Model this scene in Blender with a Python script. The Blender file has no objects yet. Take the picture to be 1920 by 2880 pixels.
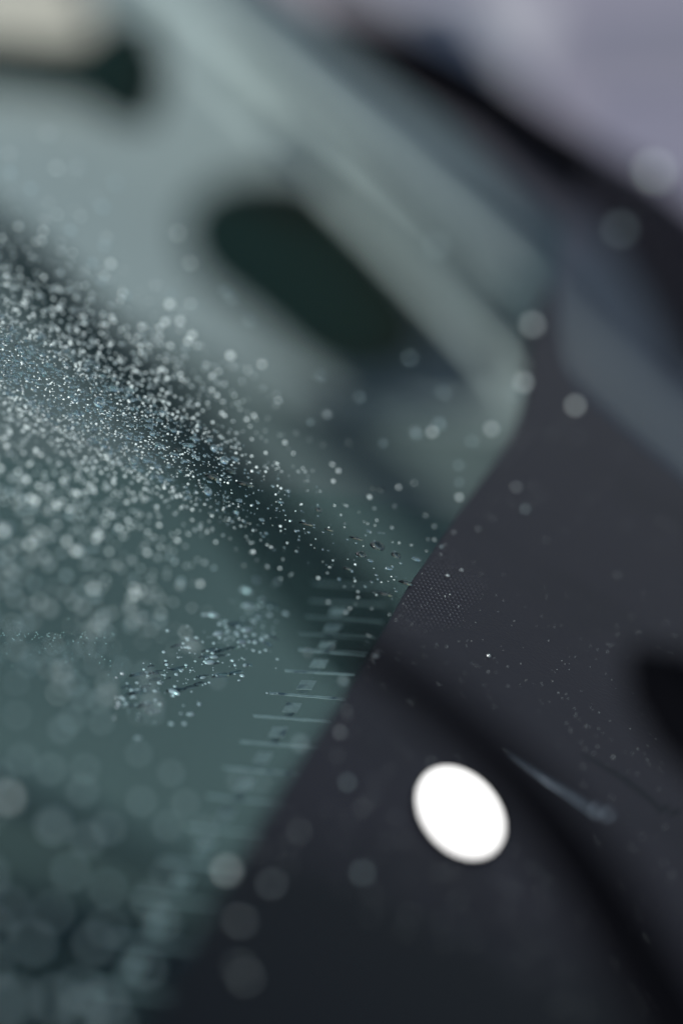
import bpy, math, random
from mathutils import Vector, Matrix, Euler
random.seed(7)
R = math.radians
scene = bpy.context.scene
COL = scene.collection

# ------------------------------------------------------------------ camera
D0 = 0.92            # focus distance, metres
FPX = 8000.0         # focal length in photograph pixels (100 mm lens on 24 mm)
cam_d = bpy.data.cameras.new("camera")
cam_d.sensor_fit = 'HORIZONTAL'; cam_d.sensor_width = 24.0; cam_d.lens = 100.0
cam_d.clip_start = 0.02; cam_d.clip_end = 500
cam_d.dof.use_dof = True; cam_d.dof.focus_distance = D0; cam_d.dof.aperture_fstop = 2.6
cam = bpy.data.objects.new("camera", cam_d); COL.objects.link(cam)
cam.location = (0, 0, 1.95); cam.rotation_euler = (R(55), 0, 0)
scene.camera = cam
CAM_M = Matrix.Translation(Vector((0, 0, 1.95))) @ Euler((R(55), 0, 0)).to_matrix().to_4x4()

# ------------------------------------------------------------------ sky and sun
SUN_EL, SUN_AZ = 38.0, -155.0      # degrees; azimuth from +Y (ahead of the camera), + to the right
world = bpy.data.worlds.new("World"); scene.world = world; world.use_nodes = True
wn = world.node_tree.nodes; wl = world.node_tree.links; wn.clear()
wo = wn.new('ShaderNodeOutputWorld'); bg = wn.new('ShaderNodeBackground'); sky = wn.new('ShaderNodeTexSky')
sky.sky_type = 'NISHITA'; sky.sun_disc = False
sky.sun_elevation = R(SUN_EL); sky.sun_rotation = R(SUN_AZ)
sky.air_density = 1.0; sky.dust_density = 0.6; sky.ozone_density = 1.0
bg.inputs['Strength'].default_value = 0.05
wl.new(sky.outputs[0], bg.inputs[0]); wl.new(bg.outputs[0], wo.inputs[0])
sd = bpy.data.lights.new("sun", 'SUN'); sd.energy = 3.2; sd.angle = R(0.6); sd.color = (1, 0.985, 0.96)
sun = bpy.data.objects.new("sun", sd); COL.objects.link(sun)
sdir = Vector((math.sin(R(SUN_AZ)) * math.cos(R(SUN_EL)), math.cos(R(SUN_AZ)) * math.cos(R(SUN_EL)), math.sin(R(SUN_EL))))
sun.rotation_euler = sdir.to_track_quat('Z', 'Y').to_euler()
scene.view_settings.view_transform = 'Standard'; scene.view_settings.look = 'None'
scene.view_settings.exposure = 1.1; scene.view_settings.gamma = 1.0
scene.render.engine = 'CYCLES'
cy = scene.cycles
cy.use_denoising = True; cy.use_adaptive_sampling = False
try:
    cy.denoiser = 'OPENIMAGEDENOISE'; cy.denoising_input_passes = 'RGB_ALBEDO_NORMAL'; cy.denoising_prefilter = 'ACCURATE'
except Exception: pass
cy.max_bounces = 10; cy.transparent_max_bounces = 24; cy.transmission_bounces = 8; cy.glossy_bounces = 4
cy.sample_clamp_indirect = 6.0; cy.sample_clamp_direct = 0.0; cy.caustics_reflective = False; cy.caustics_refractive = False

# ------------------------------------------------------------------ geometry helpers
def P(x, y, d):
    """photograph position (1920 x 2880) at distance d in front of the lens -> world"""
    return CAM_M @ Vector(((x - 960) / FPX * d, -(y - 1440) / FPX * d, -d))
K = 0.0003; KB = 0.0003
def sA(x, y): return -0.486 * x + 0.874 * (y - 1000)
def dA(x, y): return D0 / (1 + K * sA(x, y))
def PA(x, y): return P(x, y, dA(x, y))
def sB(x, y): return -0.196 * x + 0.98 * (y - 1780)
def dB(x, y): return D0 / (1 + KB * sB(x, y))
def PB(x, y): return P(x, y, dB(x, y))
def plane_n(f):
    a, b, c = f(200, 800), f(1500, 900), f(700, 2600)
    n = (b - a).cross(c - a).normalized()
    return n if n.dot(CAM_M.translation - a) > 0 else -n
NA, NB = plane_n(PA), plane_n(PB)
def frame(f, n, x, y, dx, dy):
    t = (f(x + dx, y + dy) - f(x, y)); t = (t - n * t.dot(n)).normalized()
    return t, n.cross(t).normalized()

def mesh_obj(name, verts, faces, mat, parent=None, smooth=False):
    me = bpy.data.meshes.new(name)
    me.from_pydata([tuple(v) for v in verts], [], faces)
    me.update(calc_edges=True)
    if smooth: me.shade_smooth()
    if mat: me.materials.append(mat)
    o = bpy.data.objects.new(name, me); COL.objects.link(o)
    if parent: o.parent = parent
    return o
def empty(name, loc, label, cat, group=None):
    o = bpy.data.objects.new(name, None); COL.objects.link(o); o.empty_display_size = 0.02
    o.location = loc; tag(o, label, cat, group); bpy.context.view_layer.update(); return o
def tag(o, label=None, cat=None, group=None, kind=None):
    if label: o['label'] = label
    if cat: o['category'] = cat
    if group: o['group'] = group
    if kind: o['kind'] = kind
    return o
def settle(o, parent):
    """parent o while its mesh stays where it was built (world coordinates)"""
    o.parent = parent; o.matrix_parent_inverse = parent.matrix_world.inverted()
    return o
def smooth_loop(pts, n=2):
    """Chaikin rounding of an open polyline"""
    for _ in range(n):
        q = [pts[0]]
        for a, b in zip(pts, pts[1:]):
            q.append(tuple(a[i] * .75 + b[i] * .25 for i in range(len(a)))); q.append(tuple(a[i] * .25 + b[i] * .75 for i in range(len(a))))
        q.append(pts[-1]); pts = q
    return pts
def slab(name, pts, n, thick, mat, parent=None):
    """closed sheet: outline of world points, given real thickness along -n"""
    k = len(pts)
    vs = [p for p in pts] + [p - n * thick for p in pts]
    fs = [list(range(k)), list(range(2 * k - 1, k - 1, -1))]
    for i in range(k):
        j = (i + 1) % k; fs.append([i, i + k, j + k, j])
    return mesh_obj(name, vs, fs, mat)
def sweep(name, path, mat, seg=14, smooth=True, flat=1.0, up=None):
    """closed tube along [(world point, radius)]; flat squashes it along `up`"""
    vs, fs = [], []
    m = len(path)
    for i, (p, r) in enumerate(path):
        a = path[max(0, i - 1)][0]; b = path[min(m - 1, i + 1)][0]
        t = (b - a).normalized(); u = (up or Vector((0, 0, 1))); u = (u - t * u.dot(t)).normalized(); w = t.cross(u)
        for k in range(seg):
            th = 2 * math.pi * k / seg
            vs.append(p + (w * math.cos(th) + u * math.sin(th) * flat) * r)
    for i in range(m - 1):
        for k in range(seg):
            j = (k + 1) % seg
            fs.append([i * seg + k, i * seg + j, (i + 1) * seg + j, (i + 1) * seg + k])
    fs.append(list(range(seg - 1, -1, -1))); fs.append([(m - 1) * seg + k for k in range(seg)])
    return mesh_obj(name, vs, fs, mat, None, smooth)
def grid_surface(name, fn, nu, nv, mat, thick, smooth=True):
    """fn(u,v) -> world point; closed with a back side"""
    vs = [fn(i / nu, j / nv) for j in range(nv + 1) for i in range(nu + 1)]
    fs = [[j * (nu + 1) + i, j * (nu + 1) + i + 1, (j + 1) * (nu + 1) + i + 1, (j + 1) * (nu + 1) + i] for j in range(nv) for i in range(nu)]
    o = mesh_obj(name, vs, fs, mat, None, smooth)
    s = o.modifiers.new('solid', 'SOLIDIFY'); s.thickness = thick; s.offset = 0
    return o

# ------------------------------------------------------------------ materials
def mat(name, color, rough=0.5, metal=0.0, spec=0.25, coat=0.0, noise=None, bump=None):
    color = tuple(c * .66 for c in color)
    m = bpy.data.materials.new(name); m.use_nodes = True
    nt = m.node_tree; b = nt.nodes['Principled BSDF']
    b.inputs['Base Color'].default_value = (*color, 1); b.inputs['Roughness'].default_value = rough
    b.inputs['Metallic'].default_value = metal; b.inputs['Specular IOR Level'].default_value = spec
    b.inputs['Coat Weight'].default_value = coat
    tc = nt.nodes.new('ShaderNodeTexCoord')
    if noise:
        sc, amt = noise
        t = nt.nodes.new('ShaderNodeTexNoise'); t.inputs['Scale'].default_value = sc; t.inputs['Detail'].default_value = 6
        nt.links.new(tc.outputs['Object'], t.inputs['Vector'])
        r = nt.nodes.new('ShaderNodeMapRange'); r.inputs[3].default_value = 1 - amt; r.inputs[4].default_value = 1 + amt
        nt.links.new(t.outputs[0], r.inputs[0])
        v = nt.nodes.new('ShaderNodeVectorMath'); v.operation = 'SCALE'; v.inputs[0].default_value = color
        nt.links.new(r.outputs[0], v.inputs['Scale']); nt.links.new(v.outputs[0], b.inputs['Base Color'])
    if bump:
        sc, amt = bump
        t = nt.nodes.new('ShaderNodeTexNoise'); t.inputs['Scale'].default_value = sc; t.inputs['Detail'].default_value = 5
        nt.links.new(tc.outputs['Object'], t.inputs['Vector'])
        bp = nt.nodes.new('ShaderNodeBump'); bp.inputs['Strength'].default_value = amt; bp.inputs['Distance'].default_value = 0.002
        nt.links.new(t.outputs[0], bp.inputs['Height']); nt.links.new(bp.outputs[0], b.inputs['Normal'])
    return m
def glass_sheet(name, tint, refl=0.5, rough=0.03, film=0.0, filmcol=(.5, .6, .6)):
    """tinted pane: straight-through transmission, Fresnel reflection and a thin misted film"""
    m = bpy.data.materials.new(name); m.use_nodes = True; nt = m.node_tree; nt.nodes.clear()
    out = nt.nodes.new('ShaderNodeOutputMaterial'); tr = nt.nodes.new('ShaderNodeBsdfTransparent'); tr.inputs[0].default_value = (*tint, 1)
    df = nt.nodes.new('ShaderNodeBsdfDiffuse'); df.inputs[0].default_value = (*filmcol, 1)
    gl = nt.nodes.new('ShaderNodeBsdfGlossy'); gl.inputs['Roughness'].default_value = rough
    m1 = nt.nodes.new('ShaderNodeMixShader'); m2 = nt.nodes.new('ShaderNodeMixShader')
    fr = nt.nodes.new('ShaderNodeFresnel'); fr.inputs[0].default_value = 1.5
    mu = nt.nodes.new('ShaderNodeMath'); mu.operation = 'MULTIPLY'; mu.inputs[1].default_value = refl
    nt.links.new(fr.outputs[0], mu.inputs[0])
    if film > 0:
        tc = nt.nodes.new('ShaderNodeTexCoord'); n = nt.nodes.new('ShaderNodeTexNoise')
        n.inputs['Scale'].default_value = 30; n.inputs['Detail'].default_value = 8
        nt.links.new(tc.outputs['Object'], n.inputs['Vector'])
        r = nt.nodes.new('ShaderNodeMapRange'); r.inputs[1].default_value = .3; r.inputs[2].default_value = .7
        r.inputs[3].default_value = film * .6; r.inputs[4].default_value = film * 1.4
        nt.links.new(n.outputs[0], r.inputs[0]); nt.links.new(r.outputs[0], m1.inputs[0])
    else: m1.inputs[0].default_value = 0
    nt.links.new(tr.outputs[0], m1.inputs[1]); nt.links.new(df.outputs[0], m1.inputs[2])
    nt.links.new(mu.outputs[0], m2.inputs[0]); nt.links.new(m1.outputs[0], m2.inputs[1]); nt.links.new(gl.outputs[0], m2.inputs[2])
    nt.links.new(m2.outputs[0], out.inputs[0])
    return m
def water(name, rough, glint_white=0.0):
    """water: refraction with a sun glint; milk = white diffuse painted in for caught light"""
    m = bpy.data.materials.new(name); m.use_nodes = True; nt = m.node_tree; nt.nodes.clear()
    out = nt.nodes.new('ShaderNodeOutputMaterial'); g = nt.nodes.new('ShaderNodeBsdfGlass')
    g.inputs['IOR'].default_value = 1.33; g.inputs['Roughness'].default_value = rough
    g.inputs[0].default_value = (.93, 1, .97, 1)
    if glint_white > 0:
        d = nt.nodes.new('ShaderNodeBsdfDiffuse'); d.inputs[0].default_value = (.72, .84, .8, 1)
        mx = nt.nodes.new('ShaderNodeMixShader'); mx.inputs[0].default_value = glint_white
        nt.links.new(g.outputs[0], mx.inputs[1]); nt.links.new(d.outputs[0], mx.inputs[2]); nt.links.new(mx.outputs[0], out.inputs[0])
    else: nt.links.new(g.outputs[0], out.inputs[0])
    return m
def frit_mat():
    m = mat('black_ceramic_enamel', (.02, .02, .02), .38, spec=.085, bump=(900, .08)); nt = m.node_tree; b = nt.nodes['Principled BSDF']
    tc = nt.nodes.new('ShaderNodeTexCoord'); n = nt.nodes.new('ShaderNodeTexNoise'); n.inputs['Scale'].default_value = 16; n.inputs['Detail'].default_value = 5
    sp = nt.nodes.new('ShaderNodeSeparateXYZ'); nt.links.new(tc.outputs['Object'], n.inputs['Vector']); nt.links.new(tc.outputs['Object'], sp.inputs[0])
    mr = nt.nodes.new('ShaderNodeMapRange')       # painted reflection falloff: base colour lightens towards the upper end
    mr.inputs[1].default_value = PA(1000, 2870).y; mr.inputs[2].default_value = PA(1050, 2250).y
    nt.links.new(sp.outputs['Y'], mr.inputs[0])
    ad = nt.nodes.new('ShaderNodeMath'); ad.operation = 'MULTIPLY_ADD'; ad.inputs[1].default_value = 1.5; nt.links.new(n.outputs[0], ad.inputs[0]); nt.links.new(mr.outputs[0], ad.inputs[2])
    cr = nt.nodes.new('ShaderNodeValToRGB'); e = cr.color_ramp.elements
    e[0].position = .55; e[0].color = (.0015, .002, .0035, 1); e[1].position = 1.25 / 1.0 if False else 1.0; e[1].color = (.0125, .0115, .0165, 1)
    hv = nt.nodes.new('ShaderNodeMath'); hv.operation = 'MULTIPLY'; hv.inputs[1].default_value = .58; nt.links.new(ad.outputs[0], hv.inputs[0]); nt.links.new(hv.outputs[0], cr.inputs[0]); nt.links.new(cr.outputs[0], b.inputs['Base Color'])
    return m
def bead_mat(name, glint_white, gloss, rough=.12, clear=False, rim=None, col=(.80, .90, .87), body=(.94, 1, .98)):
    """rain water: lens-like refraction (or see-through when the bead is thin), wet gloss and white diffuse painted in for glints"""
    m = bpy.data.materials.new(name); m.use_nodes = True; nt = m.node_tree; nt.nodes.clear()
    out = nt.nodes.new('ShaderNodeOutputMaterial')
    if clear: g = nt.nodes.new('ShaderNodeBsdfTransparent'); g.inputs[0].default_value = (.97, 1, .99, 1)
    else:
        g = nt.nodes.new('ShaderNodeBsdfGlass'); g.inputs['IOR'].default_value = 1.33; g.inputs['Roughness'].default_value = .05; g.inputs[0].default_value = (*body, 1)
    d = nt.nodes.new('ShaderNodeBsdfDiffuse'); d.inputs[0].default_value = (*col, 1)
    tl = nt.nodes.new('ShaderNodeBsdfTranslucent'); tl.inputs[0].default_value = (*col, 1)
    dm = nt.nodes.new('ShaderNodeMixShader'); dm.inputs[0].default_value = .4; nt.links.new(d.outputs[0], dm.inputs[1]); nt.links.new(tl.outputs[0], dm.inputs[2])
    gl = nt.nodes.new('ShaderNodeBsdfGlossy'); gl.inputs['Roughness'].default_value = rough
    lw = nt.nodes.new('ShaderNodeLayerWeight'); lw.inputs[0].default_value = .35
    mr = nt.nodes.new('ShaderNodeMapRange'); mr.inputs[3].default_value = glint_white; mr.inputs[4].default_value = min(1, glint_white * 2.2) if rim is None else rim; mr.inputs[1].default_value = 0 if rim is None else .45; nt.links.new(lw.outputs['Facing'], mr.inputs[0])
    m1 = nt.nodes.new('ShaderNodeMixShader'); nt.links.new(mr.outputs[0], m1.inputs[0]); nt.links.new(g.outputs[0], m1.inputs[1]); nt.links.new(dm.outputs[0], m1.inputs[2])
    m2 = nt.nodes.new('ShaderNodeMixShader'); m2.inputs[0].default_value = gloss; nt.links.new(m1.outputs[0], m2.inputs[1]); nt.links.new(gl.outputs[0], m2.inputs[2])
    nt.links.new(m2.outputs[0], out.inputs[0]); return m
M = dict(
    glass=glass_sheet('windshield_glass', (.735, .865, .86), 0.012, 0.02, 0.0),
    clear=glass_sheet('clear_side_glass', (.93, .94, .96), .04, .02, 0.0),
    inner=glass_sheet('inner_pane_glass', (.80, .87, .865), 0.010, 0.08, 0.003, (.35, .45, .45)),
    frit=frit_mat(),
    beige=mat('beige_upholstery', (.80, .57, .48), .8, noise=(6, .1)),
    dot=mat('worn_frit_dot', (.10, .10, .115), .4),
    water=bead_mat('rain_water', .02, .06, .12), sparkle=bead_mat('white_sparkle_water', .95, .25, .2), water_far=bead_mat('beaded_water', .30, .04, .3, rim=.5), water_far2=bead_mat('painted_glint_water', .95, .2, .3, rim=.98), water_disc=bead_mat('thin_beaded_water', .30, .04, .3, rim=.5, col=(.66, .86, .88)), water_disc2=bead_mat('bright_glint_water', .97, .2, .3, rim=.98),  # near-white diffuse paints sun glints into the sparkle and bright beads
    glint=bead_mat('white_inner_glint', .95, .35, .25, col=(1, .74, .78)), dark_tint=bead_mat('dark_tinted_water', .0, .03, .08, body=(.62, .64, .6)),  # white painted for glints; body tinted dark to copy the beads' dark refraction
    fleck=bead_mat('wet_fleck', .45, .3, .2), streak=bead_mat('wet_streak', .0, .02, .1, body=(.78, .80, .80)),
    midbar=mat('patchy_printed_square', (.50, .40, .40), .6, noise=(700, .5)),
    bar=mat('printed_grey_bar', (.58, .47, .48), .6, noise=(900, .4)), faintbar=mat('worn_printed_bar', (.24, .205, .205), .6, noise=(900, .5)),
    streakA=mat('pale_reflected_streak', (.70, .62, .60), .6, noise=(4, .1)),  # pale colour stands for a reflection in the glass
    streakB=mat('dim_reflected_streak', (.21, .19, .195), .5, noise=(4, .1)),  # darker copy for the dimmer end of the reflected streak
    seat=mat('pale_grey_upholstery', (.50, .455, .45), .8, noise=(6, .15), bump=(400, .3)),
    teal=mat('blue_grey_panel', (.20, .19, .205), .5, noise=(3, .15)),
    dash=mat('dark_dashboard_plastic', (.150, .150, .146), .6, noise=(4, .3), bump=(500, .3)),
    dash_shaded=mat('shaded_dashboard_plastic', (.035, .036, .035), .6, noise=(4, .2)),  # dashboard colour darkened for the light falloff towards the bottom
    dash_deep_shade=mat('deep_shade_plastic', (.006, .007, .007), .8, noise=(5, .3)),  # darkest step of the painted falloff
    slot=mat('dark_vent_plastic', (.013, .019, .020), .7, spec=.1),
    gap=mat('grey_gap', (.17, .18, .18), .7, spec=.1),
    dark=mat('black_fabric', (.002, .010, .010), .9, spec=.0),
    rubber=mat('black_rubber', (.0018, .002, .003), .9, spec=.02, noise=(20, .3)),
    paint=mat('dark_blue_grey_paint', (.040, .041, .054), .6, coat=.0, noise=(8, .1)),
    ground=mat('pale_paving', (.25, .24, .29), .8, noise=(2, .12)),
    steel=mat('worn_steel', (.16, .2, .24), .4, metal=.5),
    grey=mat('grey_paving', (.19, .19, .235), .8, noise=(2, .1)),
    white=mat('white_line_paint', (.42, .42, .45), .7, noise=(5, .1)),
)
def highlight_mat():
    m = bpy.data.materials.new('highlight_glow'); m.use_nodes = True; b = m.node_tree.nodes['Principled BSDF']
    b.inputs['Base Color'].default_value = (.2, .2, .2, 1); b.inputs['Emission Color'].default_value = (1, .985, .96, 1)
    b.inputs['Emission Strength'].default_value = .9; return m  # emission stands in for the bright reflection
M['lens'] = highlight_mat()

# ================================================================== SETTING
g = mesh_obj('ground', [(-60, -60, 0), (60, -60, 0), (60, 120, 0), (-60, 120, 0)], [[0, 1, 2, 3]], M['ground']); tag(g, kind='structure')

def G(x, y, z=.004):
    o = CAM_M.translation; d = P(x, y, 1) - o; return o + d * ((z - o.z) / d.z)
tag(mesh_obj('painted_marking', [G(880, -60), G(1560, -60), G(1490, 240), G(1250, 275), G(1050, 160)], [[0, 1, 2, 3, 4]], M['white']), kind='structure')
tag(mesh_obj('dark_paving', [G(1600, 20), G(2200, -20), G(2200, 215), G(1560, 235)], [[0, 1, 2, 3]], M['grey']), kind='structure')
# ================================================================== CAR
car = empty('car', PA(960, 2000) - Vector((0, 0, .8)), 'dark car whose rain-beaded green windshield fills the picture', 'car')
def part(o, parent=car, label=None):
    settle(o, parent)
    if label: o['label'] = label
    return o
EDGE = smooth_loop([(1585, 640), (1560, 760), (1500, 900), (1488, 1010), (1482, 1130), (1425, 1255), (1300, 1425), (1200, 1575), (1145, 1650),
        (1095, 1745), (1030, 1850), (950, 1990), (820, 2180), (690, 2400), (560, 2620), (430, 2880), (300, 3150)], 2)
glass_out = [(-500, 3150), (-500, -300), (350, -300), (700, -60), (1000, 140), (1240, 320), (1440, 500)] + EDGE
# the clear pane
windshield = part(slab('windshield', [PA(*p) for p in glass_out], NA, .005, M['glass']), label='green tinted clear glass pane covered in beaded rain')
# black enamel border along the pane
frit_out = EDGE[6:] + [(2150, 3150), (2150, 1560), (1920, 1345), (1740, 1190), (1600, 1050)]
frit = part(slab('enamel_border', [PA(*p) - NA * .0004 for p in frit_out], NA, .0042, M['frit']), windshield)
# ------------------------------ halftone dots of the border
def edge_at(y):
    for (xa, ya), (xb, yb) in zip(EDGE, EDGE[1:]):
        if ya <= y <= yb: return xa + (xb - xa) * (y - ya) / max(1e-6, yb - ya)
    return 1300
t_, b_ = frame(PA, NA, 1200, 1680, 100, 30)
vs, fs = [], []
def add_hexdot(c, t, b, n, rx, ry, h):
    i0 = len(vs)
    for k in range(6):
        a = k * math.pi / 3; vs.append(c + t * rx * math.cos(a) + b * ry * math.sin(a))
    for k in range(6):
        a = k * math.pi / 3; vs.append(c + t * rx * .7 * math.cos(a) + b * ry * .7 * math.sin(a) + n * h)
    fs.append([i0 + 6 + k for k in range(6)])
    for k in range(6): fs.append([i0 + k, i0 + (k + 1) % 6, i0 + 6 + (k + 1) % 6, i0 + 6 + k])
for r in range(-20, 24):
    for c in range(-8, 26):
        x = 1190 + c * 12.2 + (6.1 if r % 2 else 0) - r * 1.2; y = 1650 + r * 8.6 + (x - 1190) * .17
        ex = edge_at(y) + 14
        if x < ex or y < 1420 or y > 1860: continue
        e = ((x - 1200) / 165) ** 2 + ((y - 1650) / 135) ** 2
        e += .35 * math.sin(x * .031 + 1) * math.sin(y * .043) + random.uniform(-.15, .15)
        sc = random.uniform(.75, 1.1) * max(0, min(1, 1.7 - 1.3 * e))
        if sc < .3 or random.random() < .03: continue
        add_hexdot(PA(x + random.uniform(-.5, .5), y + random.uniform(-.5, .5)), t_, b_, NA, .00040 * sc, .00034 * sc, .00005)
dots = part(mesh_obj('printed_dot', vs, fs, M['dot']), windshield); tag(dots, kind='stuff')
dots.name = 'halftone_print'

vs, fs = [], []
for y0 in range(700, 3000, 11):
    if 1470 < y0 < 1760: continue
    for j in range(6):
        x = edge_at(y0) - 5 - j * 11 + random.uniform(-1, 1); y = y0 + (5 if j % 2 else 0)
        fade = min(1, abs(y0 - 1615) / 320)
        sz = (.00062, .00056, .00048, .00038, .00028, .0002)[j] * fade
        if sz > .00012: add_hexdot(PA(x, y) + NA * .00003, t_, b_, NA, sz, sz, .00005)
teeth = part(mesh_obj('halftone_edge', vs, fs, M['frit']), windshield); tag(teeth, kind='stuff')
part(slab('side_window', [PA(*p) for p in [(1606, 640), (1500, 905), (1606, 1048), (1742, 1186), (1922, 1341), (2150, 1556), (2150, 250), (1700, 250)]], NA, .004, M['clear']))

# ------------------------------ inner pane with the printed strip
inner_out = [(-600, 1250), (300, 1300), (700, 1350), (1330, 1460), (1240, 1640), (1150, 1850), (1010, 2080), (840, 2360), (640, 2680), (380, 3200), (-600, 3200)]
inner = part(slab('inner_pane', [PB(*p) for p in inner_out], NB, .003, M['inner']), label='misted inner pane with a water smear on it')
bars = [((880, 1640), (1085, 1655)), ((870, 1690), (1082, 1702)), ((860, 1735), (1075, 1752)), ((842, 1782), (1055, 1797)), ((838, 1828), (1030, 1842)), ((800, 1887), (998, 1899)), ((757, 1950), (972, 1968)),
        ((712, 2014), (930, 2030)), ((675, 2087), (900, 2104)), ((628, 2160), (840, 2178)), ((580, 2240), (790, 2260)), ((520, 2325), (740, 2350)),
        ((455, 2420), (680, 2445)), ((390, 2520), (620, 2550)), ((320, 2640), (560, 2670)), ((240, 2770), (480, 2805))]
def quad_plate(name, pts, mat_, parent, h=.00012):
    o = slab(name, [PB(*p) + NB * h for p in pts], NB, h * .9, mat_)
    return part(o, parent)
for i, ((x0, y0), (x1, y1)) in enumerate(bars):
    w = 3.1 * dB(x0, y0) ** -1
    # slightly ragged printed bar
    n = 10; top, bot = [], []
    for k in range(n + 1):
        f = k / n; x = x0 + (x1 - x0) * f; y = y0 + (y1 - y0) * f
        top.append((x, y - w + random.uniform(-.7, .7))); bot.append((x + 1.5, y + w + random.uniform(-.7, .7)))
    quad_plate('printed_bar', top + bot[::-1], M['faintbar'] if i < 4 else M['bar'], inner)
for i in range(1, len(bars) - 1):
    (x0, y0), (x1, y1) = bars[i]; (u0, v0), (u1, v1) = bars[i + 1]
    # light rectangle and its small foot between two bars
    fx = .40; h = v0 - y0
    cx = (x0 + (x1 - x0) * fx + u0 + (u1 - u0) * fx) / 2; cy_ = (y0 + v0) / 2 + 8
    w = 22; hh = h * .20; sk = h * .22
    quad_plate('printed_square', [(cx - w + sk * .5, cy_ - hh), (cx + w + sk * .5, cy_ - hh + 2), (cx + w - sk * .5, cy_ + hh + 2), (cx - w - sk * .5, cy_ + hh)], M['midbar'], inner)
    quad_plate('printed_foot', [(cx - 12 - sk * .5, cy_ + hh + 3), (cx + 14 - sk * .5, cy_ + hh + 4), (cx + 10 - sk * .8, cy_ + hh * 1.8 + 3), (cx - 15 - sk * .8, cy_ + hh * 1.8 + 2)], M['faintbar'], inner)

# ------------------------------ inside, seen through the pane
def band(name, pts, mat_, label=None, up=NA, flat=.45, seg=16):
    path = [(P(x, y, d), r) for x, y, d, r in smooth_loop(pts, 2)]
    return part(sweep(name, path, mat_, seg, True, flat, up), label=label)
def surf(name, rows, mat_, th=.01, n=24, label=None):
    """rows of (x, y, d) photograph points, smoothly lofted"""
    rr = [smooth_loop(r, 2) for r in rows]
    k = min(len(r) for r in rr); rr = smooth_loop([tuple(c for p in r[:k] for c in p) for r in rr], 2)
    m = len(rr); vs = []
    for r in rr:
        for j in range(k): vs.append(P(r[3 * j], r[3 * j + 1], r[3 * j + 2]))
    fs = [[i * k + j, i * k + j + 1, (i + 1) * k + j + 1, (i + 1) * k + j] for i in range(m - 1) for j in range(k - 1)]
    o = mesh_obj(name, vs, fs, mat_, None, True); s = o.modifiers.new('solid', 'SOLIDIFY'); s.thickness = th; s.offset = -1 if False else 0
    return part(o, label=label)
surf('seat_back', [[(-700, -500, 3.5), (0, -500, 3.6), (400, -500, 3.7), (760, -500, 3.8)],
                   [(-700, 300, 2.97), (300, 300, 3.1), (900, 300, 3.2), (1330, 330, 3.2)],
                   [(-700, 800, 2.56), (300, 900, 2.56), (1100, 1000, 2.7), (1600, 900, 2.8)],
                   [(-700, 1300, 2.43), (300, 1400, 2.43), (1100, 1500, 2.43), (1650, 1500, 2.5)]], M['seat'])
surf('dashboard', [[(-700, 560, 2.430), (200, 860, 2.430), (850, 1150, 2.363), (1600, 1230, 2.295)],
                   [(-700, 1300, 2.160), (200, 1500, 2.160), (800, 1700, 2.093), (1600, 1700, 2.025)],
                   [(-700, 2200, 1.890), (200, 2200, 1.890), (800, 2200, 1.890), (1500, 2200, 1.890)],
                   [(-700, 3300, 1.688), (200, 3300, 1.688), (800, 3300, 1.688), (1500, 3300, 1.688)]], M['dash'])
surf('lower_dashboard', [[(-700, 2050, 1.82), (0, 2230, 1.82), (600, 2480, 1.82), (1300, 2800, 1.82)],
                   [(-700, 2500, 1.8), (0, 2600, 1.8), (600, 2750, 1.8), (1300, 3000, 1.8)],
                   [(-700, 3400, 1.62), (0, 3400, 1.62), (600, 3400, 1.62), (1300, 3500, 1.62)]], M['dash_shaded'])  # added sheet, first painted step into shade
surf('shade_panel', [[(-700, 2420, 1.70), (0, 2570, 1.70), (600, 2780, 1.70), (1300, 3100, 1.70)],
                   [(-700, 2800, 1.66), (0, 2900, 1.66), (600, 3000, 1.66), (1300, 3200, 1.66)],
                   [(-700, 3600, 1.55), (0, 3600, 1.55), (600, 3600, 1.55), (1300, 3600, 1.55)]], M['dash_deep_shade'])  # added sheet, second and darkest painted step into shade
band('vent_slot', [(-200, 500, 1.980, 0.0096), (40, 690, 1.954, 0.0258), (260, 960, 1.874, 0.0321), (480, 1180, 1.782, 0.0321), (680, 1400, 1.716, 0.0321), (860, 1600, 1.663, 0.0419), (1000, 1760, 1.650, 0.0483), (1150, 1900, 1.637, 0.0386)], M['slot'], flat=.5)
band('streak_gap', [(660, 170, 2.632, 0.0224), (900, 370, 2.576, 0.0252), (1080, 560, 2.520, 0.0252), (1240, 730, 2.464, 0.0238), (1420, 900, 2.408, 0.0196)], M['gap'], flat=.3)  # darker band added between the two reflected streaks
band('upper_streak', [(420, -120, 2.66, .021), (760, 190, 2.59, .020), (1050, 430, 2.52, .015), (1300, 640, 2.40, .012), (1480, 800, 2.30, .011), (1600, 915, 2.22, .009), (1700, 1005, 2.18, .004)], M['streakA'])  # streak reflected in the glass, built as a bar behind it
band('dim_streak', [(1470, 800, 2.26, .006), (1600, 925, 2.2, .014), (1750, 1055, 2.16, .015), (2050, 1330, 2.02, .016)], M['streakB'])  # same streak further on, painted darker where the reflection dims
band('lower_streak', [(520, 100, 2.4, .004), (640, 240, 2.36, .011), (890, 480, 2.36, .012), (1090, 680, 2.3, .012), (1270, 870, 2.23, .012), (1400, 1020, 2.2, .008), (1460, 1130, 2.18, .003)], M['streakA'])  # second reflected streak, also built as a bar
surf('door_panel', [[(300, -300, 2.940), (800, -300, 2.940), (1300, 200, 2.940), (1900, 600, 2.800)],
                    [(600, 0, 2.800), (900, 250, 2.800), (1350, 620, 2.730), (1900, 900, 2.660)],
                    [(900, 300, 2.730), (1050, 520, 2.730), (1350, 850, 2.660), (1800, 1200, 2.520)]], M['teal'])
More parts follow.
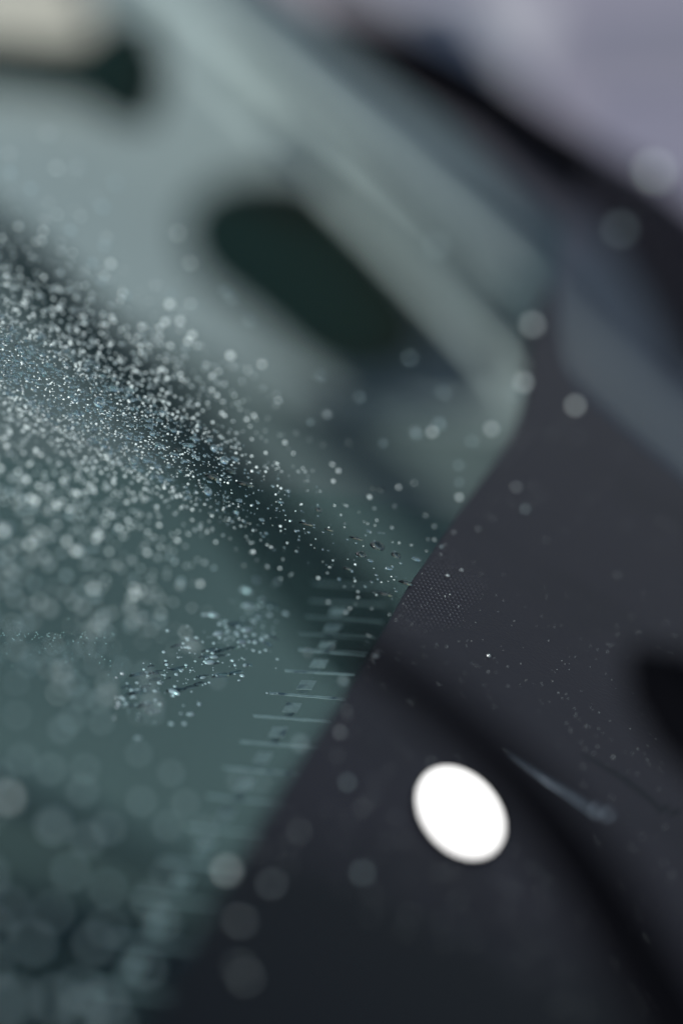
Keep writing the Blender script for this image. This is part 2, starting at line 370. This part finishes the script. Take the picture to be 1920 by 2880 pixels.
# head restraint: dark rounded wedge
def blob(name, outline, d, depth, mat_, label=None):
    """rounded solid from an outline (photograph px) at distance d; depth = real thickness"""
    pts = outline + [outline[0]]
    pts = smooth_loop(pts, 3)[:-1]; n = len(pts)
    cx = sum(p[0] for p in pts) / n; cy_ = sum(p[1] for p in pts) / n
    vs, fs = [], []
    rings = [(.0, .5), (.45, .47), (.75, .36), (.93, .18), (1.0, 0), (.93, -.18), (.75, -.36), (.45, -.47), (.0, -.5)]
    for s, z in rings:
        if s == 0: vs.append(P(cx, cy_, d - z * depth)); continue
        for p in pts: vs.append(P(cx + (p[0] - cx) * s, cy_ + (p[1] - cy_) * s, d - z * depth))
    for j in range(n): fs.append([0, 1 + j, 1 + (j + 1) % n])
    for r in range(6):
        for j in range(n):
            a = 1 + r * n; fs.append([a + j, a + n + j, a + n + (j + 1) % n, a + (j + 1) % n])
    last = len(vs) - 1; a = 1 + 6 * n
    for j in range(n): fs.append([a + j, last, a + (j + 1) % n])
    return part(mesh_obj(name, vs, fs, mat_, None, True), label=label)
blob('head_restraint', [(520, 600), (600, 500), (830, 480), (980, 560), (1090, 720), (1200, 880), (1190, 1010), (1060, 1075), (880, 1050), (720, 900), (580, 800), (515, 700)], 2.42, .10, M['dark'])
band('mirror_arm', [(-200, 150, 2.07, 0.019), (0, 178, 2.07, 0.019), (150, 195, 2.07, 0.020), (290, 207, 2.07, 0.024), (360, 206, 2.04, 0.044), (430, 202, 2.04, 0.040)], M['dark'], flat=.9)
surf('seat_cushion', [[(-700, -600, 3.537), (-200, -600, 3.537), (100, -600, 3.537), (120, -600, 3.537)],
                     [(-700, -200, 3.321), (-200, -200, 3.321), (100, -200, 3.321), (160, -200, 3.321)],
                     [(-700, 0, 3.186), (-200, 0, 3.186), (150, 0, 3.186), (230, 0, 3.186)],
                     [(-700, 190, 3.038), (-200, 200, 3.038), (200, 220, 3.038), (360, 240, 3.038)]], M['beige'])
# outer side: rubber seal, wing, cowl
band('window_seal', [(900, 50, 2.1, .008), (1020, 110, 2.1, .020), (1180, 190, 2.08, .030), (1330, 275, 2.05, .030), (1480, 375, 2.02, .026), (1640, 480, 2.0, .028), (1790, 590, 1.97, .034), (1910, 730, 1.92, .040), (2050, 980, 1.9, .044)], M['rubber'], flat=.8)
surf('side_panel', [[(1200, 330, 2.470), (1500, 500, 2.405), (1800, 680, 2.340), (2100, 900, 2.210)],
                    [(1480, 620, 2.405), (1640, 750, 2.340), (1850, 950, 2.275), (2150, 1200, 2.210)],
                    [(1500, 930, 2.340), (1680, 1100, 2.275), (1850, 1300, 2.210), (2150, 1550, 2.080)],
                    [(1560, 1300, 2.210), (1700, 1400, 2.210), (1850, 1600, 2.080), (2150, 1900, 2.080)]], M['paint'])
# wiper
wiper = empty('wiper', PA(1500, 2300), 'black wiper arm lying blurred across the lower right black border', 'wiper')
def wpart(o): settle(o, wiper); return o
wpart(sweep('arm', [(P(x, y, d), r) for x, y, d, r in smooth_loop([(980, 1800, .62, .0035), (1150, 1925, .60, .0062), (1375, 2110, .59, .0068), (1600, 2370, .58, .0085), (1800, 2700, .575, .0105), (2000, 3050, .57, .011)], 2)], M['rubber'], 14, True, .7, NA))
wpart(sweep('pivot_cap', [(P(x, y, d), r) for x, y, d, r in [(1790, 1840, .67, .003), (1860, 1910, .66, .011), (1950, 2010, .66, .014), (2040, 2120, .66, .012), (2150, 2200, .66, .007)]], M['rubber'], 16, True, .8, NA))
wpart(sweep('spring_strip', [(P(x, y, d), r) for x, y, d, r in smooth_loop([(1440, 2110, .80, .0006), (1520, 2170, .79, .0012), (1620, 2240, .79, .0012), (1665, 2275, .79, .0010)], 1)], M['steel'], 10, True, .5, NA))
wpart(sweep('rivet', [(P(1668, 2272, .79), .0004), (P(1672, 2275, .79), .0013), (P(1684, 2284, .79), .0013), (P(1688, 2287, .79), .0004)], M['steel'], 12))
wpart(sweep('rivet', [(P(1700, 2286, .79), .0004), (P(1703, 2288, .79), .0012), (P(1713, 2293, .79), .0012), (P(1716, 2296, .79), .0004)], M['steel'], 12))

# bright blurred reflection, built as an added glowing oval
highlight = empty('highlight_oval', P(1290, 2292, .86), 'glowing oval made up for a bright blurred reflection beside the wiper on the black border', 'highlight')
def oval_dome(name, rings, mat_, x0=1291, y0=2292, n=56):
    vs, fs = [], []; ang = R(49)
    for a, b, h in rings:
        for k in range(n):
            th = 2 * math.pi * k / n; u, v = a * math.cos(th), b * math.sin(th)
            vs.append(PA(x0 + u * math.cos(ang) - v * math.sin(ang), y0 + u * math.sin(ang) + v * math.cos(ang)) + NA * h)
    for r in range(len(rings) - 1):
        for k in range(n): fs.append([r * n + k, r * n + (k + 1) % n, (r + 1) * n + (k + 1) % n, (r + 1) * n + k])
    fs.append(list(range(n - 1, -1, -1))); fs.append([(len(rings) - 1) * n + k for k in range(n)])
    o = mesh_obj(name, vs, fs, mat_, None, True); settle(o, highlight); return o
oval_dome('lens', [(139, 98, .0002), (139, 98, .0012), (130, 91, .0017), (108, 76, .0021), (60, 44, .0023), (20, 16, .0024)], M['lens'])  # glowing face added in place of the bright reflection
oval_dome('oval_rim', [(147, 105, .0001), (146, 104, .0007), (141, 100, .0009)], M['rubber'])  # rim added around the glowing oval

# ================================================================== RAIN
def zone(x, y):
    v = 'top' if y < 720 else 'upper' if y < 1200 else 'middle' if y < 1750 else 'lower' if y < 2300 else 'bottom'
    if y > 640 and x > edge_at(y): return v + ' part of the black border'
    h = 'left edge' if x < 240 else 'left third' if x < 640 else 'centre' if x < 1100 else 'right part'
    return '%s %s of the tinted glass' % (v, h)
def bead_mesh(name, mt, seg=16, rings=7, low=-.35, irr=0.0, seed=0):
    """a bead of water: sphere cut off at its foot, unit radius, z up, origin on the glass"""
    rnd = random.Random(seed)
    vs, fs = [], []
    ph0 = math.asin(low); w = [1 + irr * rnd.uniform(-1, 1) for _ in range(seg)]
    w = [(w[i - 1] + 2 * w[i] + w[(i + 1) % seg]) / 4 for i in range(seg)]
    for r in range(rings):
        ph = ph0 + (math.pi / 2 - ph0) * r / rings
        for k in range(seg):
            th = 2 * math.pi * k / seg
            vs.append((math.cos(ph) * math.cos(th) * w[k], math.cos(ph) * math.sin(th) * w[k], math.sin(ph) - low))
    vs.append((0, 0, 1 - low)); top = len(vs) - 1
    for r in range(rings - 1):
        for k in range(seg): j = (k + 1) % seg; fs.append([r * seg + k, r * seg + j, (r + 1) * seg + j, (r + 1) * seg + k])
    for k in range(seg): fs.append([(rings - 1) * seg + k, (rings - 1) * seg + (k + 1) % seg, top])
    fs.append(list(range(seg - 1, -1, -1)))
    me = bpy.data.meshes.new(name); me.from_pydata(vs, [], fs); me.update(); me.shade_smooth(); me.materials.append(mt)
    return me
BEADS = [bead_mesh('bead', M['water'], irr=.12, seed=i) for i in range(3)] 
BEADS_FAR = [bead_mesh('far_bead', M['water_disc'], irr=.05, seed=9), bead_mesh('far_bead', M['water_disc2'], irr=.05, seed=10), bead_mesh('mid_bead', M['water_far'], irr=.05, seed=11)]
GLINT = [bead_mesh('glint', M['glint'], irr=.3, seed=40 + i) for i in range(3)]
FLECK = [bead_mesh('fleck', M['fleck'], irr=.4, seed=50 + i) for i in range(3)]
STREAK = [bead_mesh('streak', M['streak'], seg=24, irr=.4, low=.3, seed=60 + i) for i in range(4)]
DARKB = [bead_mesh('large_bead', M['dark_tint'], seg=24, rings=10, irr=.15, low=-.1, seed=70 + i) for i in range(3)]
FLAT = [bead_mesh('flat_bead', M['dark_tint'], irr=.35, low=.25, seed=20 + i) for i in range(4)]
def place(name, me, f, n, x, y, r, st=1.0, hz=1.0, dirn=(100, 22), label='', group='', cat='water drop'):
    t, b = frame(f, n, x, y, *dirn)
    m = Matrix((( t.x * r * st, b.x * r, n.x * r * hz, 0), (t.y * r * st, b.y * r, n.y * r * hz, 0), (t.z * r * st, b.z * r, n.z * r * hz, 0), (0, 0, 0, 1)))
    m.translation = f(x, y) + n * .00015
    o = bpy.data.objects.new(name, me); COL.objects.link(o); o.matrix_world = m
    tag(o, label, cat, group); return o
# one batch mesh for beads nobody could count
class Batch:
    def __init__(s): s.v, s.f = [], []
    def add(s, c, t, b, n, r, st=1.0, hz=1.0, seg=7, low=-.2):
        i0 = len(s.v); ph0 = math.asin(low); rings = 3
        for q in range(rings):
            ph = ph0 + (math.pi / 2 - ph0) * q / rings; cp, sp = math.cos(ph) * r, (math.sin(ph) - low) * r * hz
            for k in range(seg):
                th = 2 * math.pi * k / seg; s.v.append(c + t * (cp * math.cos(th) * st) + b * (cp * math.sin(th)) + n * sp)
        s.v.append(c + n * ((1 - low) * r * hz)); top = len(s.v) - 1
        for q in range(rings - 1):
            for k in range(seg): j = (k + 1) % seg; s.f.append([i0 + q * seg + k, i0 + q * seg + j, i0 + (q + 1) * seg + j, i0 + (q + 1) * seg + k])
        for k in range(seg): s.f.append([i0 + (rings - 1) * seg + k, i0 + (rings - 1) * seg + (k + 1) % seg, top])
        s.f.append([i0 + k for k in range(seg - 1, -1, -1)])
    def build(s, name, m): return mesh_obj(name, s.v, s.f, m, None, True)
def edge_x(y):
    for (xa, ya), (xb, yb) in zip(EDGE, EDGE[1:]):
        if ya <= y <= yb: return xa + (xb - xa) * (y - ya) / max(1e-6, yb - ya)
    return 1300
def dens(x, y):
    s = sA(x, y)
    if y > 640 and x > edge_x(y) - 6: return 0.0
    if s < -330 and 540 < x < 1260 and y < 1060: return 0.0
    v = 1.0
    v *= 1 / (1 + math.exp((x + .25 * (y - 1300) - 540) / 120)) * .96 + .05
    if x > 560 and s > 170: v *= .10
    if x < 620 and y > 1800: v *= max(.45, 1 - (y - 1800) / 500)
    if s > 450: v *= max(.04, math.exp(-(s - 450) / 380))
    if s > 800: v *= .22
    if s < -260: v *= math.exp((s + 260) / 130)
    return v
mist = Batch(); mist_far = Batch(); spark = Batch(); pale = Batch(); big = []; far = []
N = 0
while N < 5200:
    x = random.uniform(-60, 1500); y = random.uniform(250, 2880)
    s = sA(x, y); q = abs(s)
    w = dens(x, y)
    if N > 7500: break
    if q > 130: w *= max(.04, (130 / q) ** 1.5)
    if random.random() > w * (1 if q < 110 else .36): continue
    N += 1
    if q < 70 + random.uniform(0, 50):
        px = 5.0 * math.exp(random.gauss(0, .42))
        if random.random() < .04: px *= 1.8
        st = 1.0
        if random.random() < .45: st = random.uniform(1.3, 3.5); px *= .8
        big.append((px * st ** .5, x, y, px / 2 * dA(x, y) / FPX, st))
    else:
        px = (.022 * q + 3.6) * random.choice((.7, .9, 1.1, 1.45))
        far.append((px, x, y, px / 2 * dA(x, y) / FPX))
big.sort(reverse=True); far.sort(reverse=True)
print('near', len(big), 'far', len(far))
for sz, x, y, r, st in big[180:]:
    t, b = frame(PA, NA, x, y, 100, 22)
    if random.random() < .38: spark.add(PA(x, y) + NA * .00012, t, b, NA, r * .78, min(st, 2.0), 1.0)
    else: mist.add(PA(x, y) + NA * .00012, t, b, NA, r, st, random.uniform(.7, 1.0))
rain = mist.build('fine_raindrops', M['water']); tag(rain, 'dense sparkling mist of fine rain beads over the tinted glass', 'rain', kind='stuff')
for sz, x, y, r in far[110:]:
    t, b = frame(PA, NA, x, y, 100, 22)
    (pale if random.random() < .30 else mist_far).add(PA(x, y) + NA * .00012, t, b, NA, r, 1, .9, seg=10)
rain2 = mist_far.build('soft_raindrops', M['water_far']); tag(rain2, 'softly blurred rain beads either side of the sharp band', 'rain', kind='stuff')
tag(spark.build('sparkling_raindrops', M['sparkle']), 'tiny rain beads glittering white along the sharp band of the glass', 'rain', kind='stuff')
tag(pale.build('pale_raindrops', M['water_far2']), 'brighter soft rain beads scattered among the faint ones', 'rain', kind='stuff')
for i, (sz, x, y, r, st) in enumerate(big[:180]):
    place('raindrop', BEADS[i % 3], PA, NA, x, y, r, st, 1.0,
          label=('stretched' if st > 1.4 else 'round') + ' sharp rain bead on the ' + zone(x, y), group='rain beads on the windshield')
for i, (sz, x, y, r) in enumerate(far[:110]):
    place('raindrop', BEADS_FAR[2 if i % 3 else 0], PA, NA, x, y, r, 1, 1.0,
          label='soft rain bead on the ' + zone(x, y), group='soft rain beads on the windshield')
# ------------------------------ picked out beads: (x, y, size px, label)
HERO = [(310, 745, 9), (122, 782, 7), (16, 776, 6), (240, 905, 8), (735, 1028, 8), (447, 925, 7), (520, 985, 5), (1495, 918, 14), (1615, 1145, 12), (1225, 697, 11),
        (1325, 1245, 11), (1380, 1210, 10), (1213, 1218, 9), (872, 1190, 9), (480, 830, 9), (546, 860, 8), (700, 905, 8), (650, 840, 8), (450, 925, 8), (1290, 1360, 7), (1288, 1312, 7),
        (1835, 490, 20), (1740, 650, 14), (635, 820, 7), (1075, 1250, 7), (1450, 1110, 8), (1470, 1080, 10), (640, 1800, 8), (610, 1920, 8), (270, 1825, 9), (365, 1765, 8),
        (210, 1930, 11), (200, 2030, 12), (140, 2170, 14), (230, 2230, 14), (20, 2250, 14), (395, 2260, 13), (520, 2265, 12), (670, 2200, 13), (90, 2660, 19), (265, 2660, 18),
        (405, 2730, 18), (20, 2560, 17), (635, 2455, 13), (1017, 2460, 11), (975, 2205, 9), (150, 2320, 16), (480, 2180, 12), (40, 1780, 9), (375, 1630, 8), (330, 1595, 8),
        (490, 1578, 7), (475, 1570, 7), (260, 1545, 7), (225, 1670, 8), (50, 1590, 8), (90, 1850, 10), (1475, 1435, 6), (1240, 2190, 5), (290, 2830, 18), (40, 2820, 18),
        (1150, 1010, 9), (1010, 1120, 8), (900, 1060, 7), (1245, 1105, 10), (1240, 1540, 3), (600, 1600, 6), (700, 1720, 6), (560, 1480, 5), (325, 1495, 6)]
BRIGHT = {21, 0, 1, 2, 4, 5, 7, 8, 11, 12, 26, 43, 35, 58}
for i, (x, y, sz) in enumerate(HERO):
    r = (.022 * abs(sA(x, y)) + 4) * (1.15 if i in BRIGHT else 1) / 2 * dA(x, y) / FPX
    place('rain_bead', BEADS_FAR[1 if i in BRIGHT else 0], PA, NA, x, y, r,
          label=('bright white' if i in BRIGHT else 'faint translucent') + ' blurred rain disc on the ' + zone(x, y), group='rain beads blurred into discs')
rb = random.Random(5); DISC = []
while len(DISC) < 38:
    x, y = rb.uniform(-40, 900), rb.uniform(1560, 2900)
    if x > edge_at(y) - 60 or (y < 2000 and x > 420): continue
    if any(math.hypot(x - a, y - b) < 46 for a, b, *_ in DISC + HERO): continue
    DISC.append((x, y, 1))
for i, (x, y, sz) in enumerate(DISC):
    r = (.022 * abs(sA(x, y)) + 4) * rb.uniform(.7, 1.1) / 2 * dA(x, y) / FPX
    place('rain_bead', BEADS_FAR[0], PA, NA, x, y, r, label='large translucent blurred rain disc on the ' + zone(x, y), group='rain beads blurred into discs')
BR = []
while len(BR) < 46:
    x, y = rb.uniform(-10, 760), rb.uniform(820, 1760); q = abs(sA(x, y))
    if q < 70 or q > 520 or rb.random() > dens(x, y) + .15: continue
    BR.append((x, y))
for i, (x, y) in enumerate(BR):
    r = (.033 * abs(sA(x, y)) + 5.5) * rb.uniform(.8, 1.15) / 2 * dA(x, y) / FPX
    place('rain_bead', BEADS_FAR[1], PA, NA, x, y, r, label='brightly glinting blurred rain disc on the ' + zone(x, y), group='bright glints among the rain beads')
NEAR = [(1058, 1540, 17, 1.4, 'largest dark rain bead near the pane edge with a bright lower rim'), (1013, 1563, 12, 1.5, 'dark rain bead left of the largest bead near the pane edge'),
        (1112, 1565, 12, 1.4, 'rain bead right of the largest bead nearest the pane edge'), (895, 1437, 9, 1.2, 'lone round rain bead on clear glass above the printed bars'),
        (598, 1345, 14, 1.9, 'long rain bead with violet glints in the dark streak'), (648, 1328, 9, 1.9, 'flat rain bead right of the long glinting one'),
        (688, 1363, 9, 3.2, 'thin stretched rain bead below the flat bead'), (500, 1268, 8, 1.6, 'small ragged rain bead at the dark streak centre'),
        (1138, 1640, 10, 2.3, 'bright rain bead on the corner where the glass meets the dotted border'), (1080, 1672, 8, 3.2, 'long glinting rain bead below the corner of the border'),
        (1050, 1668, 5, 1.7, 'short double glint bead left of the long glinting one'), (975, 1600, 7, 2.2, 'stretched rain bead under the dark pair of beads'),
        (860, 1475, 7, 3.4, 'thin streak bead pointing at the dark beads'), (925, 1492, 5, 3.4, 'thin streak bead just left of the dark beads'), (1000, 1515, 7, 3.4, 'thin streak bead above the dark beads'),
        (1067, 1380, 8, 1.4, 'bright pair bead blurred on clear glass'), (1048, 1376, 7, 1.0, 'left bead of the bright blurred pair')]
for i, (x, y, sz, st, lab) in enumerate(NEAR):
    place('water_bead', (FLAT if st > 1.8 else DARKB)[i % 3], PA, NA, x, y, sz * dA(x, y) / FPX, st, .9, label=lab)

# ------------------------------ the water smear and condensation on the inner pane
rs = random.Random(31)
sm = []
for i in range(46):
    u = rs.random(); v = rs.uniform(-1, 1)
    x = 350 + 420 * u; y = 1985 - 235 * u + v * (30 + 75 * (1 - abs(u - .6))); L = rs.uniform(10, 42)
    sm.append((x, y, L, rs.uniform(.10, .2)))
for i, (x, y, L, k) in enumerate(sm):
    t, b = frame(PB, NB, x, y, 100, -18 if x < 690 else 40)
    r = L * dB(x, y) / FPX
    m = Matrix(((t.x * r, b.x * r * k * 1.6, NB.x * .0011, 0), (t.y * r, b.y * r * k * 1.6, NB.y * .0011, 0), (t.z * r, b.z * r * k * 1.6, NB.z * .0011, 0), (0, 0, 0, 1)))
    m.translation = PB(x, y) + NB * .0001
    o = bpy.data.objects.new('water_streak', STREAK[i % 4]); COL.objects.link(o); o.matrix_world = m
    tag(o, 'thin wet streak in the fan shaped smear on the inner pane', 'water streak', 'wet streaks of the smear')
GL = [(447, 1925, 7, 1.2), (435, 1948, 6, 1.5), (488, 1952, 15, .35), (560, 1985, 8, -1.2), (536, 2013, 9, 0), (690, 1665, 14, .3), (695, 1708, 12, 0), (600, 1735, 13, .2), (575, 1733, 8, 0), (612, 1787, 13, -.2), (665, 1783, 8, -.2), (692, 1777, 14, -.2),
      (678, 1810, 11, -.1), (590, 1868, 13, -.1), (600, 1853, 10, -.1), (688, 1875, 8, -1.1), (680, 1905, 7, -1.2), (672, 1918, 5, -1.2), (525, 1800, 6, 0), (530, 1825, 7, -.3), (552, 1798, 6, -.5), (515, 1814, 5, 0), (460, 1838, 6, 0), (570, 1910, 8, -.3),
      (370, 1946, 7, .3), (463, 1903, 5, 0), (500, 1853, 4, 0), (730, 1838, 5, .5), (803, 1730, 8, .6), (387, 2080, 8, 0), (480, 2040, 7, 0), (518, 2040, 7, 0), (720, 1635, 9, .9), (735, 1690, 8, -.4), (1030, 1812, 3, 0), (608, 1905, 5, 0), (750, 1953, 4, .2), (780, 1953, 3, 0)]
for i in range(250):
    u = rs.random(); x = 320 + 460 * u; y = 1985 - 235 * u + rs.gauss(0, 34 + 34 * u); GL.append((x, y, 1.6 + 5.2 * rs.random() ** 2.2, rs.uniform(-.35, .1)))
for i, (x, y, L, sl) in enumerate(GL):
    t, b = frame(PB, NB, x, y, 100 * math.cos(sl), 100 * math.sin(sl))
    r = L * (1.35 if L > 7 else .95) * dB(x, y) / FPX; k = .34 if L > 7 else .7
    m = Matrix(((t.x * r, b.x * r * k * 1.5, NB.x * r * k, 0), (t.y * r, b.y * r * k * 1.5, NB.y * r * k, 0), (t.z * r, b.z * r * k * 1.5, NB.z * r * k, 0), (0, 0, 0, 1)))
    m.translation = PB(x, y) + NB * .0003
    o = bpy.data.objects.new('glinting_drop', GLINT[i % 3]); COL.objects.link(o); o.matrix_world = m
    tag(o, 'bright glinting water drop on the smear of the inner pane' if L > 5 else 'tiny glint of water on the smear of the inner pane', 'water drop', 'glints on the water smear')
fog = Batch()
for i in range(1500):
    u = rs.random(); x = -40 + 400 * u ** .8; y = 1850 + rs.gauss(0, 48) + 60 * (u - .3)
    t, b = frame(PB, NB, x, y, 100, -40); fog.add(PB(x, y) + NB * .0001, t, b, NB, rs.uniform(1.2, 2.6) / 2 * dB(x, y) / FPX, rs.uniform(1, 2.6), .8, seg=5)
tag(fog.build('condensation', M['water']), 'patch of fine condensation beads on the inner pane at the left', 'condensation', kind='stuff')
fog2 = Batch()
for i in range(110):
    u = rs.random(); x = -20 + 340 * u; y = (1790 + rs.gauss(0, 7)) if i % 3 else 1845 + rs.gauss(0, 40)
    t, b = frame(PB, NB, x, y, 100, -20); fog2.add(PB(x, y) + NB * .0002, t, b, NB, rs.uniform(1.2, 3.0) / 2 * dB(x, y) / FPX, rs.uniform(1, 1.8), .9, seg=6)
tag(fog2.build('glittering_condensation', M['sparkle']), 'glittering line of condensation beads at the left edge of the pane', 'condensation', kind='stuff')
# dust specks on the black border
dust = Batch()
for i in range(620):
    x = rs.uniform(700, 1900); y = 1000 + .556 * x + (rs.gauss(60, 90) if i < 170 else rs.uniform(-700, 1000))
    if y > 2860 or y < 1100: continue
    if x < edge_at(y) + 8: continue
    t, b = frame(PA, NA, x, y, 100, 20); dust.add(PA(x, y) + NA * .0002, t, b, NA, rs.uniform(.7, 1.9) / 2 * dA(x, y) / FPX * (1.6 if rs.random() < .1 else 1) * (1 + abs(sA(x, y)) / 400), rs.uniform(1, 1.8), .8, seg=6)
tag(dust.build('dust_specks', M['sparkle']), 'bright dust specks and micro droplets strewn on the black border', 'dust', kind='stuff')
FL = [(1373, 1846, 9, 1.6, 'violet white fleck alone on the black border right of the faint wet ring'), (1058, 1842, 15, 2.8, 'curved white fleck at the border tip of the printed strip'), (1042, 1868, 8, 2.2, 'short white fleck below the curved fleck'),
      (973, 2000, 9, 1.2, 'cluster droplet on the border beside the lower bars'), (955, 2062, 14, 1.2, 'round droplet with a bright rim on the border below the cluster'), (978, 2015, 6, 1.2, 'small droplet in the cluster beside the lower bars'),
      (762, 2490, 22, 2.6, 'long pale splinter shaped droplet low on the black border'), (675, 2595, 22, 1.6, 'ring shaped droplet low on the black border'), (690, 2755, 22, 1.5, 'bright wedge shaped droplet lowest on the black border'),
      (672, 2725, 14, 2.0, 'faint droplet just above the lowest wedge shaped droplet'), (820, 2375, 9, 1.3, 'faint droplet high above the splinter shaped droplet'), (1212, 2148, 8, 1.8, 'tiny comet shaped fleck above the glowing oval'),
      (1450, 1372, 12, 2.0, 'faint elongated droplet on the upper black border'), (1297, 1605, 7, 1.6, 'small droplet above the dotted print'), (1258, 1621, 9, 1.8, 'pair of bright droplets at the top of the dotted print')]
for i, (x, y, L, st, lab) in enumerate(FL):
    place('droplet', FLECK[i % 3], PA, NA, x, y, L * .4 * dA(x, y) / FPX, st, .8, dirn=(100, -75) if i in (1, 2, 6) else (100, 22), label=lab)
